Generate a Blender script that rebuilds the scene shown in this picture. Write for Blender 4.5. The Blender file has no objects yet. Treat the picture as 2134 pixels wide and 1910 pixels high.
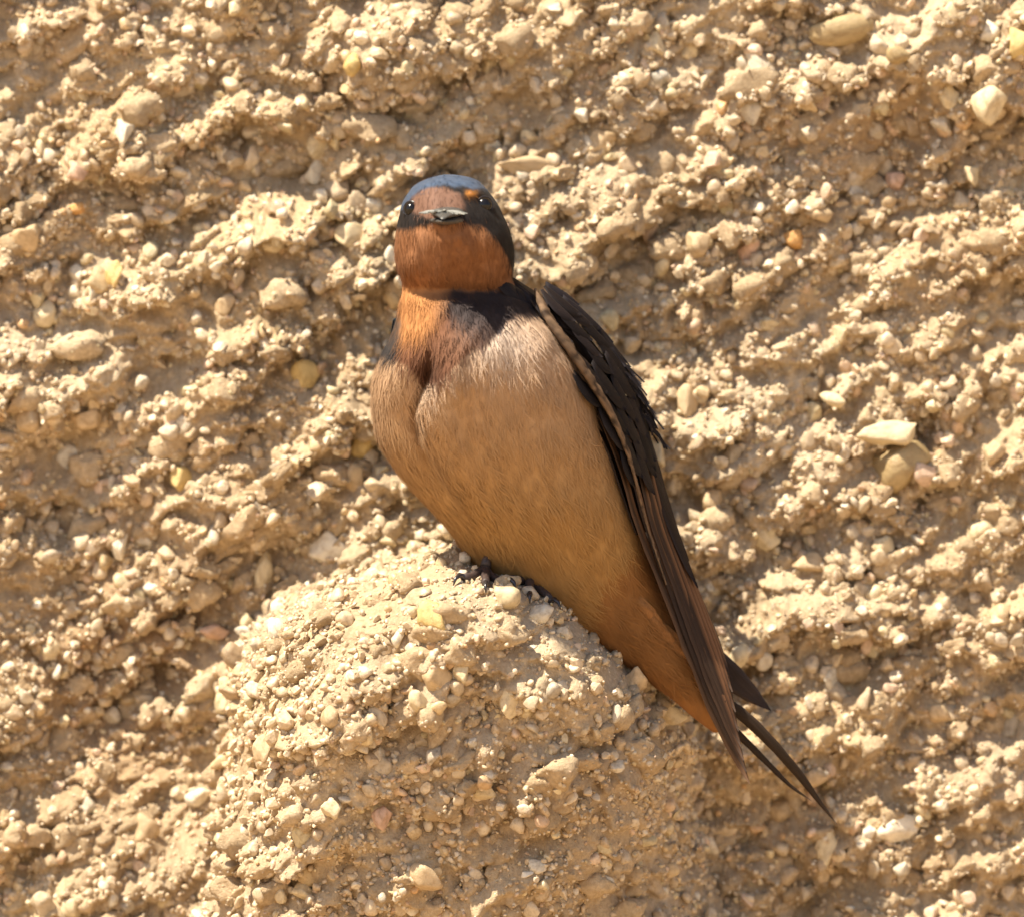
import bpy, math, random
import numpy as np
from mathutils import Vector, Matrix
from mathutils.bvhtree import BVHTree

random.seed(7)
RNG = np.random.default_rng(11)
sc = bpy.context.scene
COL = sc.collection

# ------------------------------------------------------------------ camera
CAM_D = 4.0                       # metres from the cliff
FRAME_W = 0.2265                  # metres of cliff across the frame
S0 = FRAME_W / 2134.0             # metres per photo pixel on the cliff plane
cam_d = bpy.data.cameras.new('camera')
cam = bpy.data.objects.new('camera', cam_d)
COL.objects.link(cam)
cam.location = (0, -CAM_D, 0)
cam.rotation_euler = (math.radians(90), 0, 0)
cam_d.sensor_width = 36.0
cam_d.lens = 36.0 * CAM_D / FRAME_W
cam_d.clip_start = 0.05
cam_d.clip_end = 2000
cam_d.dof.use_dof = True
cam_d.dof.focus_distance = CAM_D - 0.052
cam_d.dof.aperture_fstop = 12.0
sc.camera = cam
sc.render.resolution_x, sc.render.resolution_y = 1024, 916

# ------------------------------------------------------------------ sky, sun, exposure
SUN = Vector((-0.42, -0.285, 0.86)).normalized()     # towards the sun
world = bpy.data.worlds.new('World')
sc.world = world
world.use_nodes = True
wn = world.node_tree
sky = wn.nodes.new('ShaderNodeTexSky')
sky.sky_type = 'NISHITA'
sky.sun_disc = False
sky.sun_elevation = math.asin(SUN.z)
sky.sun_rotation = math.atan2(SUN.x, SUN.y)
bg = wn.nodes['Background']
bg.inputs['Strength'].default_value = 0.08
wn.links.new(sky.outputs[0], bg.inputs['Color'])
sd = bpy.data.lights.new('sun', 'SUN')
sd.energy = 5.0
sd.angle = math.radians(0.5)
sd.color = (1.0, 0.90, 0.74)
sun = bpy.data.objects.new('sun', sd)
COL.objects.link(sun)
sun.rotation_euler = SUN.to_track_quat('Z', 'Y').to_euler()
sun.location = (-2, -2, 4)
sc.view_settings.view_transform = 'Standard'
sc.view_settings.look = 'None'
sc.view_settings.gamma = 1.0
sc.view_settings.use_curve_mapping = False
sc.view_settings.exposure = 1.04


# ------------------------------------------------------------------ helpers
def P(px, py, y):
    """photo pixel at depth y (metres, negative towards the camera)"""
    k = S0 * (y + CAM_D) / CAM_D
    return np.array(((px - 1067.0) * k, y, (955.0 - py) * k))


def hash3(ix, iy, iz, seed):
    h = (ix.astype(np.int64) * 374761393 + iy.astype(np.int64) * 668265263
         + iz.astype(np.int64) * 2147483647 + seed * 1274126177) & 0xFFFFFFFF
    h = ((h ^ (h >> 13)) * 1274126177) & 0xFFFFFFFF
    h = (h ^ (h >> 16)) & 0xFFFFFFFF
    h = (h * 2246822519) & 0xFFFFFFFF
    return ((h ^ (h >> 15)) & 0xFFFFFF) / float(0xFFFFFF)


def noise2(x, y, seed=0):
    """smooth value noise in -1..1"""
    ix, iy = np.floor(x), np.floor(y)
    fx, fy = x - ix, y - iy
    fx = fx * fx * fx * (fx * (fx * 6 - 15) + 10)
    fy = fy * fy * fy * (fy * (fy * 6 - 15) + 10)
    z = np.zeros_like(ix)
    a = hash3(ix, iy, z, seed); b = hash3(ix + 1, iy, z, seed)
    c = hash3(ix, iy + 1, z, seed); d = hash3(ix + 1, iy + 1, z, seed)
    return 2 * ((a * (1 - fx) + b * fx) * (1 - fy) + (c * (1 - fx) + d * fx) * fy) - 1


def fbm2(x, y, seed=0, octv=4, gain=0.5):
    s = 0; a = 1.0; t = 0
    for k in range(octv):
        c, sn = math.cos(0.6 * k), math.sin(0.6 * k)
        s = s + a * noise2((x * c - y * sn) * 2 ** k, (x * sn + y * c) * 2 ** k, seed + 17 * k)
        t += a; a *= gain
    return s / t


def cells2(x, y, seed=0):
    """distance to nearest jittered point, and that cell's random value"""
    ix, iy = np.floor(x), np.floor(y)
    best = np.full(x.shape, 9.0); val = np.zeros(x.shape)
    z = np.zeros_like(ix)
    for dx in (-1, 0, 1):
        for dy in (-1, 0, 1):
            cx, cy = ix + dx, iy + dy
            px = cx + hash3(cx, cy, z, seed); py = cy + hash3(cx, cy, z, seed + 5)
            d = np.hypot(px - x, py - y)
            m = d < best
            best = np.where(m, d, best)
            val = np.where(m, hash3(cx, cy, z, seed + 9), val)
    return best, val


def sstep(a, b, x):
    t = np.clip((x - a) / (b - a), 0, 1)
    return t * t * (3 - 2 * t)


def np_mesh(name, verts, faces, smooth=True, col=None):
    """verts (n,3), faces (m,k) with one k"""
    me = bpy.data.meshes.new(name)
    n, (m, k) = len(verts), faces.shape
    me.vertices.add(n)
    me.vertices.foreach_set('co', np.ascontiguousarray(verts, dtype=np.float32).ravel())
    me.loops.add(m * k)
    me.loops.foreach_set('vertex_index', np.ascontiguousarray(faces, dtype=np.int32).ravel())
    me.polygons.add(m)
    me.polygons.foreach_set('loop_start', np.arange(m, dtype=np.int32) * k)
    me.update(calc_edges=True)
    me.polygons.foreach_set('use_smooth', np.full(m, smooth, dtype=bool) if isinstance(smooth, bool) else smooth)
    if col is not None:
        at = me.color_attributes.new('Col', 'FLOAT_COLOR', 'POINT')
        c4 = np.ones((n, 4), dtype=np.float32); c4[:, :3] = col
        at.data.foreach_set('color', c4.ravel())
    me.validate()
    return me


def link(name, me, mat, parent=None):
    o = bpy.data.objects.new(name, me)
    COL.objects.link(o)
    if mat is not None and me is not None and not me.materials:
        me.materials.append(mat)
    if parent is not None:
        o.parent = parent
    return o


# ------------------------------------------------------------------ materials
def new_mat(name):
    m = bpy.data.materials.new(name); m.use_nodes = True
    nt = m.node_tree
    return m, nt, nt.nodes['Principled BSDF']


def nd(nt, t, **kw):
    n = nt.nodes.new(t)
    for k, v in kw.items():
        setattr(n, k, v)
    return n


def noise_node(nt, scale, detail=4, rough=0.55, coord='Object', stretch=None):
    tc = nd(nt, 'ShaderNodeTexCoord')
    src = tc.outputs[coord]
    if stretch:
        mp = nd(nt, 'ShaderNodeMapping'); mp.inputs['Scale'].default_value = stretch
        nt.links.new(src, mp.inputs['Vector']); src = mp.outputs['Vector']
    n = nd(nt, 'ShaderNodeTexNoise')
    n.inputs['Scale'].default_value = scale
    n.inputs['Detail'].default_value = detail
    n.inputs['Roughness'].default_value = rough
    nt.links.new(src, n.inputs['Vector'])
    return n


def ramp_node(nt, fac, stops):
    r = nd(nt, 'ShaderNodeValToRGB')
    e = r.color_ramp.elements
    while len(e) < len(stops):
        e.new(0.5)
    for i, (p, c) in enumerate(stops):
        e[i].position = p; e[i].color = (*c, 1)
    nt.links.new(fac, r.inputs['Fac'])
    return r


def mul_node(nt, a, b, fac=1.0, mode='MULTIPLY'):
    m = nd(nt, 'ShaderNodeMix', data_type='RGBA', blend_type=mode)
    m.inputs['Factor'].default_value = fac
    nt.links.new(a, m.inputs[6]); nt.links.new(b, m.inputs[7])
    return m.outputs[2]


def bump_node(nt, h, bsdf, strength, dist):
    b = nd(nt, 'ShaderNodeBump')
    b.inputs['Strength'].default_value = strength
    b.inputs['Distance'].default_value = dist
    nt.links.new(h, b.inputs['Height'])
    nt.links.new(b.outputs[0], bsdf.inputs['Normal'])


def mat_sand():
    m, nt, b = new_mat('sandy_conglomerate')
    big = noise_node(nt, 28, 3)
    fine = noise_node(nt, 900, 5, 0.7)
    c1 = ramp_node(nt, big.outputs[0], [(0.3, (0.48, 0.36, 0.225)), (0.5, (0.58, 0.45, 0.295)), (0.7, (0.64, 0.52, 0.36))])
    c2 = ramp_node(nt, fine.outputs[0], [(0.3, (0.72, 0.66, 0.60)), (0.55, (0.95, 0.93, 0.9)), (0.75, (1.2, 1.2, 1.15))])
    at = nd(nt, 'ShaderNodeAttribute', attribute_name='Col')
    o = mul_node(nt, c1.outputs[0], c2.outputs[0])
    o = mul_node(nt, o, at.outputs['Color'])
    nt.links.new(o, b.inputs['Base Color'])
    b.inputs['Roughness'].default_value = 0.9
    b.inputs['Specular IOR Level'].default_value = 0.25
    g = noise_node(nt, 1700, 4, 0.7)
    bump_node(nt, g.outputs[0], b, 0.9, 0.0007)
    return m


def mat_stone(name, source):
    m, nt, b = new_mat(name)
    if source == 'object':
        s = nd(nt, 'ShaderNodeObjectInfo').outputs['Color']
        n = noise_node(nt, 2.2, 5, 0.65)
        n2 = noise_node(nt, 14, 3, 0.6)
        bump_node(nt, n2.outputs[0], b, 0.5, 0.0006)
    else:
        s = nd(nt, 'ShaderNodeAttribute', attribute_name='Col').outputs['Color']
        n = noise_node(nt, 1000, 4, 0.65)
        n2 = noise_node(nt, 2600, 3, 0.6)
        bump_node(nt, n2.outputs[0], b, 0.4, 0.0003)
    r = ramp_node(nt, n.outputs[0], [(0.28, (0.66, 0.58, 0.48)), (0.5, (0.98, 0.96, 0.93)), (0.75, (1.15, 1.13, 1.08))])
    nt.links.new(mul_node(nt, s, r.outputs[0]), b.inputs['Base Color'])
    b.inputs['Roughness'].default_value = 0.42
    b.inputs['Specular IOR Level'].default_value = 0.45
    return m


def mat_plumage():
    m, nt, b = new_mat('plumage')
    at = nd(nt, 'ShaderNodeAttribute', attribute_name='Col')
    gl = nd(nt, 'ShaderNodeAttribute', attribute_name='Gloss')
    n = noise_node(nt, 500, 5, 0.7, stretch=(1, 1, 0.35))
    r = ramp_node(nt, n.outputs[0], [(0.3, (0.90, 0.88, 0.86)), (0.55, (1, 1, 1)), (0.75, (1.05, 1.05, 1.05))])
    nt.links.new(mul_node(nt, at.outputs['Color'], r.outputs[0]), b.inputs['Base Color'])
    b.inputs['Roughness'].default_value = 0.55
    mr = nd(nt, 'ShaderNodeMapRange')
    mr.inputs[3].default_value = 0.85; mr.inputs[4].default_value = 0.38
    nt.links.new(gl.outputs['Fac'], mr.inputs[0])
    nt.links.new(mr.outputs[0], b.inputs['Roughness'])
    ms = nd(nt, 'ShaderNodeMapRange')
    ms.inputs[3].default_value = 0.06; ms.inputs[4].default_value = 0.9
    nt.links.new(gl.outputs['Fac'], ms.inputs[0])
    nt.links.new(ms.outputs[0], b.inputs['Specular IOR Level'])
    tint = nd(nt, 'ShaderNodeMix', data_type='RGBA')
    tint.inputs[6].default_value = (1, 1, 1, 1); tint.inputs[7].default_value = (0.35, 0.6, 1.0, 1)
    nt.links.new(gl.outputs['Fac'], tint.inputs['Factor'])
    nt.links.new(tint.outputs[2], b.inputs['Specular Tint'])
    b.inputs['Sheen Weight'].default_value = 0.03
    b.inputs['Sheen Roughness'].default_value = 0.5
    bump_node(nt, n.outputs[0], b, 0.2, 0.0004)
    return m


def mat_feather():
    m, nt, b = new_mat('flight_feather')
    at = nd(nt, 'ShaderNodeAttribute', attribute_name='Col')
    n = noise_node(nt, 3.0, 4, 0.6, coord='UV', stretch=(14, 2.0, 1))
    r = ramp_node(nt, n.outputs[0], [(0.3, (0.7, 0.66, 0.62)), (0.5, (1, 1, 1)), (0.75, (1.25, 1.22, 1.2))])
    nt.links.new(mul_node(nt, at.outputs['Color'], r.outputs[0]), b.inputs['Base Color'])
    b.inputs['Roughness'].default_value = 0.6
    b.inputs['Specular IOR Level'].default_value = 0.14
    bump_node(nt, n.outputs[0], b, 0.35, 0.0004)
    return m


def mat_simple(name, c, rough, spec=0.5, scale=600):
    m, nt, b = new_mat(name)
    n = noise_node(nt, scale, 3)
    r = ramp_node(nt, n.outputs[0], [(0.3, tuple(v * 0.7 for v in c)), (0.7, tuple(min(1, v * 1.2) for v in c))])
    nt.links.new(r.outputs[0], b.inputs['Base Color'])
    b.inputs['Roughness'].default_value = rough
    b.inputs['Specular IOR Level'].default_value = spec
    return m


M_SAND = mat_sand()
M_GRAVEL = mat_stone('gravel_grains', 'attr')
M_PEBBLE = mat_stone('pebble_stone', 'object')
M_PLUME = mat_plumage()
M_FEATHER = mat_feather()
M_BEAK = mat_simple('horn_grey_beak', (0.075, 0.072, 0.066), 0.4, 0.4, 1500)
M_EYE = mat_simple('dark_eye', (0.008, 0.006, 0.005), 0.16, 0.4)
M_FOOT = mat_simple('dark_foot_skin', (0.06, 0.04, 0.034), 0.5, 0.4, 1500)
M_CLAW = mat_simple('claw_horn', (0.03, 0.025, 0.025), 0.25, 0.6, 1500)

# ------------------------------------------------------------------ ground (below the frame; throws warm light up)
def make_ground():
    n = 61
    t = np.linspace(-1, 1, n)
    gx = np.sign(t) * (np.abs(t) ** 3) * 600
    X, Y = np.meshgrid(gx, gx, indexing='ij')
    Z = -1.35 + 0.05 * noise2(X * 0.8, Y * 0.8, 3) * (np.hypot(X, Y) < 30)
    v = np.stack([X, Y, Z], -1).reshape(-1, 3)
    i, j = np.meshgrid(np.arange(n - 1), np.arange(n - 1), indexing='ij')
    a = (i * n + j).ravel()
    f = np.stack([a, a + n, a + n + 1, a + 1], 1)
    me = np_mesh('ground', v, f, True, np.ones((len(v), 3)) * np.array((0.95, 0.9, 0.85)))
    o = link('ground', me, M_SAND)
    o['kind'] = 'structure'; o['label'] = 'bare sandy ground at the foot of the cliff'
    return o


make_ground()

# ------------------------------------------------------------------ cliff
OUTCROP = np.array([(470, 1500), (476, 1420), (500, 1340), (560, 1272), (650, 1216), (760, 1180), (880, 1148), (960, 1130),
                    (1050, 1138), (1125, 1168), (1195, 1214), (1255, 1268), (1315, 1318), (1380, 1378), (1430, 1440),
                    (1455, 1540), (1450, 1700), (1500, 1900), (1700, 2300), (300, 2300), (440, 1800), (455, 1640)], float)


def sd_poly(px, py, poly):
    d = np.full(px.shape, 1e9); inside = np.zeros(px.shape, bool)
    n = len(poly)
    for i in range(n):
        a, b = poly[i], poly[(i + 1) % n]
        e = b - a
        t = np.clip(((px - a[0]) * e[0] + (py - a[1]) * e[1]) / (e @ e), 0, 1)
        d = np.minimum(d, np.hypot(px - a[0] - t * e[0], py - a[1] - t * e[1]))
        c = ((a[1] > py) != (b[1] > py))
        with np.errstate(divide='ignore', invalid='ignore'):
            xi = (b[0] - a[0]) * (py - a[1]) / (b[1] - a[1]) + a[0]
        inside ^= c & (px < xi)
    return np.where(inside, d, -d)


def blob(px, py, cx, cy, rx, ry):
    return np.exp(-(((px - cx) / rx) ** 2 + ((py - cy) / ry) ** 2))


def cliff_surface(x, z):
    """displaced position of the wall point (x, z), metres"""
    # photo-pixel units for the layout (1 px = S0 m)
    px = x / S0 + 1067; py = 955 - z / S0
    wx = px + 40 * fbm2(px / 170, py / 170, 1, 3)
    wy = py + 40 * fbm2(px / 170, py / 170, 2, 3)
    a = math.radians(25)
    along = wx * math.cos(a) - wy * math.sin(a)
    across = wx * math.sin(a) + wy * math.cos(a)
    # strata: leaning ridges
    n1 = fbm2(along / 330, across / 95, 31, 2)
    n2 = fbm2(along / 165, across / 60, 37, 2)
    n3 = fbm2(wx / 46, wy / 40, 41, 2)
    d1, v1 = cells2(wx / 58, wy / 50, 51)
    lump = np.clip(1 - d1 * 1.25, 0, 1) * (0.35 + 0.9 * v1)
    d2, v2 = cells2(px / 24, py / 22, 61)
    crumb = np.clip(1 - d2 * 1.3, 0, 1) * (0.2 + v2)
    fine = fbm2(px / 15, py / 15, 71, 3, 0.6)
    streak = noise2(px / 9, py / 60, 77)
    patch = sstep(-0.25, 0.35, fbm2(px / 210, py / 180, 81, 2))
    h = 46 * n1 + 52 * n2 + 30 * n3 + 36 * lump * (0.3 + 0.7 * patch) + 14 * crumb + 8 * fine
    h = h + 3.0 * streak * sstep(0.1, -0.5, n2)
    # hollows and swellings seen in the photograph
    h = h - 130 * blob(px, py, 235, 1400, 200, 240) - 60 * blob(px, py, 120, 1060, 170, 130)
    h = h - 90 * blob(px, py, 1860, 300, 190, 110) - 80 * blob(px, py, 600, 350, 80, 60)
    h = h - 90 * blob(px, py, 1960, 1020, 120, 110) + 60 * blob(px, py, 1680, 1270, 170, 50)
    h = h + 70 * blob(px, py, 570, 250, 60, 40) + 60 * blob(px, py, 800, 60, 160, 60)
    # the outcrop the bird sits on
    jag = 16 * fbm2(px / 60, py / 60, 91, 3)
    d = sd_poly(px, py, OUTCROP) + jag
    R = 150.0 + 170.0 * sstep(900, 560, px)
    q = np.clip(d / R, 0, 1)
    dome = np.sqrt(np.clip(1 - (1 - q) ** 2, 0, 1))
    H = 600 + 40 * fbm2(px / 160, py / 160, 95, 2)
    fade = 1 - 0.42 * sstep(1120, 1480, px) - 0.45 * sstep(1350, 2100, py) * 0.8
    core = dome * H * np.clip(fade, 0.15, 1)
    far = np.maximum(np.abs(px - 1067) - 1300, np.abs(py - 955) - 1200)
    core = core * (1 - sstep(0, 900, far))
    h = h * (1 - 0.25 * (core > 200)) + core
    # far from the frame: broader relief
    h = h + 500 * fbm2(px / 2600, py / 2200, 99, 3) * sstep(100, 2500, far)
    dzr = -(0.62 * (34 * n2 + 20 * n3 + 30 * n1) + 0.45 * (34 * lump * (0.3 + 0.7 * patch) + 14 * crumb))
    back = np.maximum(z - 2.0, 0) * 1.4                    # cliff top leans back
    X = x; Y = -h * S0 + back; Z = z + dzr * S0
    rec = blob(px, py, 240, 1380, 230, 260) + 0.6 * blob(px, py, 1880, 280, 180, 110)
    return X, Y, Z, px, py, rec


def axis_samples(half_dense, step, lo, hi):
    c = list(np.arange(-half_dense, half_dense + step / 2, step))
    s = step; v = c[-1]
    up = []
    while v < hi:
        s *= 1.12; v += s; up.append(min(v, hi))
    s = step; v = c[0]; dn = []
    while v > lo:
        s *= 1.12; v -= s; dn.append(max(v, lo))
    return np.array(dn[::-1] + c + up)


def make_cliff():
    xs = axis_samples(0.122, 0.00042, -4.0, 4.0)
    zs = axis_samples(0.110, 0.00042, -1.45, 2.6)
    nx, nz = len(xs), len(zs)
    X, Z = np.meshgrid(xs, zs, indexing='ij')
    A, B, C, px, py, rec = cliff_surface(X, Z)
    v = np.stack([A, B, C], -1)
    i, j = np.meshgrid(np.arange(nx - 1), np.arange(nz - 1), indexing='ij')
    a = (i * nz + j).ravel()
    f = np.stack([a, a + nz, a + nz + 1, a + 1], 1)
    t = fbm2(px / 420, py / 300, 111, 3)
    t2 = fbm2(px / 60, py / 50, 113, 3)
    c = np.ones(v.shape)
    c *= (1 + 0.10 * t2)[..., None]
    c[..., 2] *= 1 - 0.10 * t
    c[..., 0] *= 1 + 0.03 * t
    hollow_tone = np.clip(rec, 0, 1)[..., None]           # earth coloured darker and browner in the hollows
    c = c * (1 - hollow_tone) + c * hollow_tone * np.array((0.68, 0.58, 0.50))
    vf = v.reshape(-1, 3)
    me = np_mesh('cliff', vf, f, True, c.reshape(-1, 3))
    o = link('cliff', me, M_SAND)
    o['kind'] = 'structure'
    o['label'] = 'rough sandy cliff face of pale gravel with a jutting outcrop'
    # normals for placing stones
    e1 = np.gradient(v, axis=0); e2 = np.gradient(v, axis=1)
    n = np.cross(e1, e2); ln = np.linalg.norm(n, axis=-1, keepdims=True)
    area = ln[..., 0].copy()
    n /= np.maximum(ln, 1e-12)
    return o, v, n, area, px, py, vf, f, e1.reshape(-1, 3), e2.reshape(-1, 3)


cliff, CV, CN, CA, CPX, CPY, cvf, cff, CE1, CE2 = make_cliff()
BVH = None


def make_bvh():
    m = (np.abs(CPX - 1067) < 1200) & (np.abs(CPY - 955) < 1080)
    mv = m.ravel()
    keep = mv[cff].all(1)
    idx = -np.ones(len(cvf), int); used = np.unique(cff[keep]); idx[used] = np.arange(len(used))
    return BVHTree.FromPolygons([tuple(p) for p in cvf[used].tolist()], idx[cff[keep]].tolist())


BVH = make_bvh()


def hit_pixel(px, py):
    o = Vector((0, -CAM_D, 0))
    d = (Vector(P(px, py, 0.0)) - o).normalized()
    loc, nor, i, dist = BVH.ray_cast(o, d)
    if loc is None:
        return None, None
    if nor.dot(d) > 0:
        nor = -nor
    return loc, nor


# ------------------------------------------------------------------ stones
def icosphere(sub):
    t = (1 + 5 ** 0.5) / 2
    v = [(-1, t, 0), (1, t, 0), (-1, -t, 0), (1, -t, 0), (0, -1, t), (0, 1, t), (0, -1, -t), (0, 1, -t),
         (t, 0, -1), (t, 0, 1), (-t, 0, -1), (-t, 0, 1)]
    v = [np.array(p) / np.linalg.norm(p) for p in v]
    f = [(0, 11, 5), (0, 5, 1), (0, 1, 7), (0, 7, 10), (0, 10, 11), (1, 5, 9), (5, 11, 4), (11, 10, 2), (10, 7, 6), (7, 1, 8),
         (3, 9, 4), (3, 4, 2), (3, 2, 6), (3, 6, 8), (3, 8, 9), (4, 9, 5), (2, 4, 11), (6, 2, 10), (8, 6, 7), (9, 8, 1)]
    for _ in range(sub):
        mid = {}; nf = []

        def m(a, b):
            k = (min(a, b), max(a, b))
            if k not in mid:
                p = v[a] + v[b]; v.append(p / np.linalg.norm(p)); mid[k] = len(v) - 1
            return mid[k]
        for a, b, c in f:
            ab, bc, ca = m(a, b), m(b, c), m(c, a)
            nf += [(a, ab, ca), (b, bc, ab), (c, ca, bc), (ab, bc, ca)]
        f = nf
    return np.array(v), np.array(f)


def stone_shape(sub, rng, cuts):
    """a rounded, faceted stone: a sphere flattened by soft random planes"""
    v, f = icosphere(sub)
    v = v.copy()
    for _ in range(cuts):
        n = rng.normal(size=3); n /= np.linalg.norm(n)
        h = rng.uniform(0.42, 0.88)
        d = v @ n
        over = np.maximum(d - h, 0)
        v -= np.outer(over * 0.9, n)
    k = rng.normal(size=(3, 3)) * 1.6; ph = rng.uniform(0, 6, 3)
    v *= 1 + 0.09 * np.sin(v @ k[0] + ph[0])[:, None] + 0.07 * np.sin(v @ k[1] * 2 + ph[1])[:, None]
    return v, f


PALETTE = np.array([(0.62, 0.50, 0.34), (0.58, 0.46, 0.31), (0.68, 0.57, 0.42), (0.74, 0.65, 0.50), (0.62, 0.47, 0.27),
                    (0.58, 0.41, 0.27), (0.66, 0.49, 0.36), (0.54, 0.42, 0.28), (0.48, 0.36, 0.23), (0.76, 0.70, 0.58),
                    (0.63, 0.53, 0.33), (0.50, 0.43, 0.33), (0.60, 0.38, 0.19)])
PW = np.array([16, 15, 16, 10, 6, 5, 5, 10, 6, 3.5, 10, 4, 1.5]); PW = PW / PW.sum()


def rand_rot(n):
    q = RNG.normal(size=(n, 4)); q /= np.linalg.norm(q, axis=1, keepdims=True)
    w, x, y, z = q.T
    return np.stack([np.stack([1 - 2 * (y * y + z * z), 2 * (x * y - z * w), 2 * (x * z + y * w)], -1),
                     np.stack([2 * (x * y + z * w), 1 - 2 * (x * x + z * z), 2 * (y * z - x * w)], -1),
                     np.stack([2 * (x * z - y * w), 2 * (y * z + x * w), 1 - 2 * (x * x + y * y)], -1)], 1)


def sample_cliff(n, margin, seed, inner=None):
    m = (np.abs(CPX - 1067) < 1067 + margin) & (np.abs(CPY - 955) < 955 + margin)
    if inner is not None:
        m &= ~((np.abs(CPX - 1067) < 1067 + inner) & (np.abs(CPY - 955) < 955 + inner))
    dens = 0.28 + 1.1 * sstep(-0.3, 0.4, fbm2(CPX / 130, CPY / 110, seed, 3))
    w = (CA * m * dens).ravel(); w /= w.sum()
    idx = RNG.choice(len(w), n, p=w)
    p = CV.reshape(-1, 3)[idx] + CE1[idx] * RNG.uniform(-0.5, 0.5, (n, 1)) + CE2[idx] * RNG.uniform(-0.5, 0.5, (n, 1))
    return p, CN.reshape(-1, 3)[idx]


def rad_samples(n, lo, hi, power=2.6):
    u = RNG.random(n)
    return (lo ** (1 - power) + u * (hi ** (1 - power) - lo ** (1 - power))) ** (1 / (1 - power))


CLOD_P, CLOD_N = [], []


def make_clods(n=1100):
    """crumbling lumps of the cliff's own sandy matrix"""
    P0, N0 = sample_cliff(n, 150, 205)
    r = rad_samples(n, 0.0018, 0.0046, 2.2)
    up = np.array((0.92, 0.0, 0.38))
    v0, f0 = icosphere(2)
    rng = np.random.default_rng(9)
    Vs = []
    for k in range(n):
        v = v0.copy()
        for _ in range(6):
            q = rng.normal(size=3); q /= np.linalg.norm(q)
            v -= np.outer(np.maximum(v @ q - rng.uniform(0.45, 0.85), 0) * 0.9, q)
        ph = rng.uniform(0, 50, 3)
        nz = noise2(v[:, 0] * 2.3 + ph[0], v[:, 2] * 2.3 + v[:, 1] * 1.7 + ph[1], 5) + 0.6 * noise2(v[:, 0] * 5 + ph[2], v[:, 2] * 5 - v[:, 1] * 4.3, 6)
        v *= (1 + 0.22 * nz)[:, None]
        v = v * np.array((rng.uniform(0.9, 1.5), rng.uniform(0.6, 0.95), rng.uniform(0.65, 1.0)))
        a = math.radians(-21 + rng.normal() * 16)
        c, sn = math.cos(a), math.sin(a)
        v = np.stack([v[:, 0] * c + v[:, 2] * sn, v[:, 1], -v[:, 0] * sn + v[:, 2] * c], 1)
        Vs.append(v * r[k] + P0[k] + N0[k] * r[k] * rng.uniform(-0.30, 0.2))
        nv = v / np.linalg.norm(v, axis=1, keepdims=True)
        ok = np.nonzero(nv @ N0[k] > -0.25)[0]
        pick = rng.choice(ok, 14)
        CLOD_P.append(Vs[-1][pick]); CLOD_N.append(nv[pick])
    V = np.concatenate(Vs)
    F = (f0[None] + (np.arange(n) * len(v0))[:, None, None]).reshape(-1, 3)
    C = np.repeat(rng.uniform(0.86, 1.10, n), len(v0))[:, None] * np.array((1, 0.99, 0.97))
    me = np_mesh('sand_clods', V, F, True, C)
    o = link('sand_clods', me, M_SAND, cliff)
    o['kind'] = 'stuff'; o['label'] = 'crumbling sandy lumps standing out of the cliff'


make_clods()


def gravel_batch(n, lo, hi, sub, margin, seed, inner=None, protos=20, tone=1.0):
    P0, N0 = sample_cliff(n, margin, seed, inner)
    if CLOD_P and inner is None:                                    # part of the grains cling to the sandy lumps
        q = np.concatenate(CLOD_P); qn = np.concatenate(CLOD_N)
        sel = RNG.choice(len(q), int(n * (0.12 if sub else 0.34)), replace=False)
        P0[:len(sel)] = q[sel]; N0[:len(sel)] = qn[sel]
    r = rad_samples(n, lo, hi)
    R = rand_rot(n)
    sc3 = np.stack([np.ones(n), RNG.uniform(0.65, 1, n), RNG.uniform(0.5, 0.95, n)], 1)
    ctr = P0 + N0 * (r * RNG.uniform(-0.25, 0.5, n))[:, None]
    which = RNG.integers(0, protos, n)
    rng = np.random.default_rng(seed)
    shapes = [stone_shape(sub, rng, 10 if sub else 4) for _ in range(protos)]
    col = PALETTE[RNG.choice(len(PALETTE), n, p=PW)] * RNG.uniform(0.8, 1.08, n)[:, None] * tone
    dust = RNG.uniform(0.0, 0.5, n)[:, None]
    col = col * (1 - dust) + np.array((0.60, 0.48, 0.325)) * dust
    nv = len(shapes[0][0]); f0 = shapes[0][1]
    sh = np.stack([s[0] for s in shapes])[which]                     # n,nv,3
    pts = np.einsum('nij,nvj->nvi', R, sh * (sc3 * r[:, None])[:, None, :]) + ctr[:, None, :]
    V = pts.reshape(-1, 3)
    F = (f0[None] + (np.arange(n) * nv)[:, None, None]).reshape(-1, 3)
    C = np.repeat(col, nv, axis=0)
    return V, F, C


def make_gravel():
    Vs, Fs, Cs, off = [], [], [], 0
    for args in ((13000, 0.0007, 0.0027, 1, 150, 201), (38000, 0.00032, 0.0011, 0, 130, 202), (17000, 0.0009, 0.0030, 0, 1100, 203, 110)):
        V, F, C = gravel_batch(*args)
        Vs.append(V); Fs.append(F + off); Cs.append(C); off += len(V)
    FF = np.concatenate(Fs)
    smooth = hash3(FF.min(1) // 12 // 4, FF.min(1) * 0, FF.min(1) * 0, 3) > 0.5     # some grains broken, some rounded
    me = np_mesh('gravel', np.concatenate(Vs), FF, smooth, np.concatenate(Cs))
    o = link('gravel', me, M_GRAVEL, cliff)
    o['kind'] = 'stuff'; o['label'] = 'fine pale gravel and grit set in the sandy cliff'
    return o


make_gravel()

PROTO = []
_r = np.random.default_rng(77)
for k in range(18):
    v, f = stone_shape(2, _r, 9)
    PROTO.append(np_mesh('pebble', v, f, True))


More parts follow.
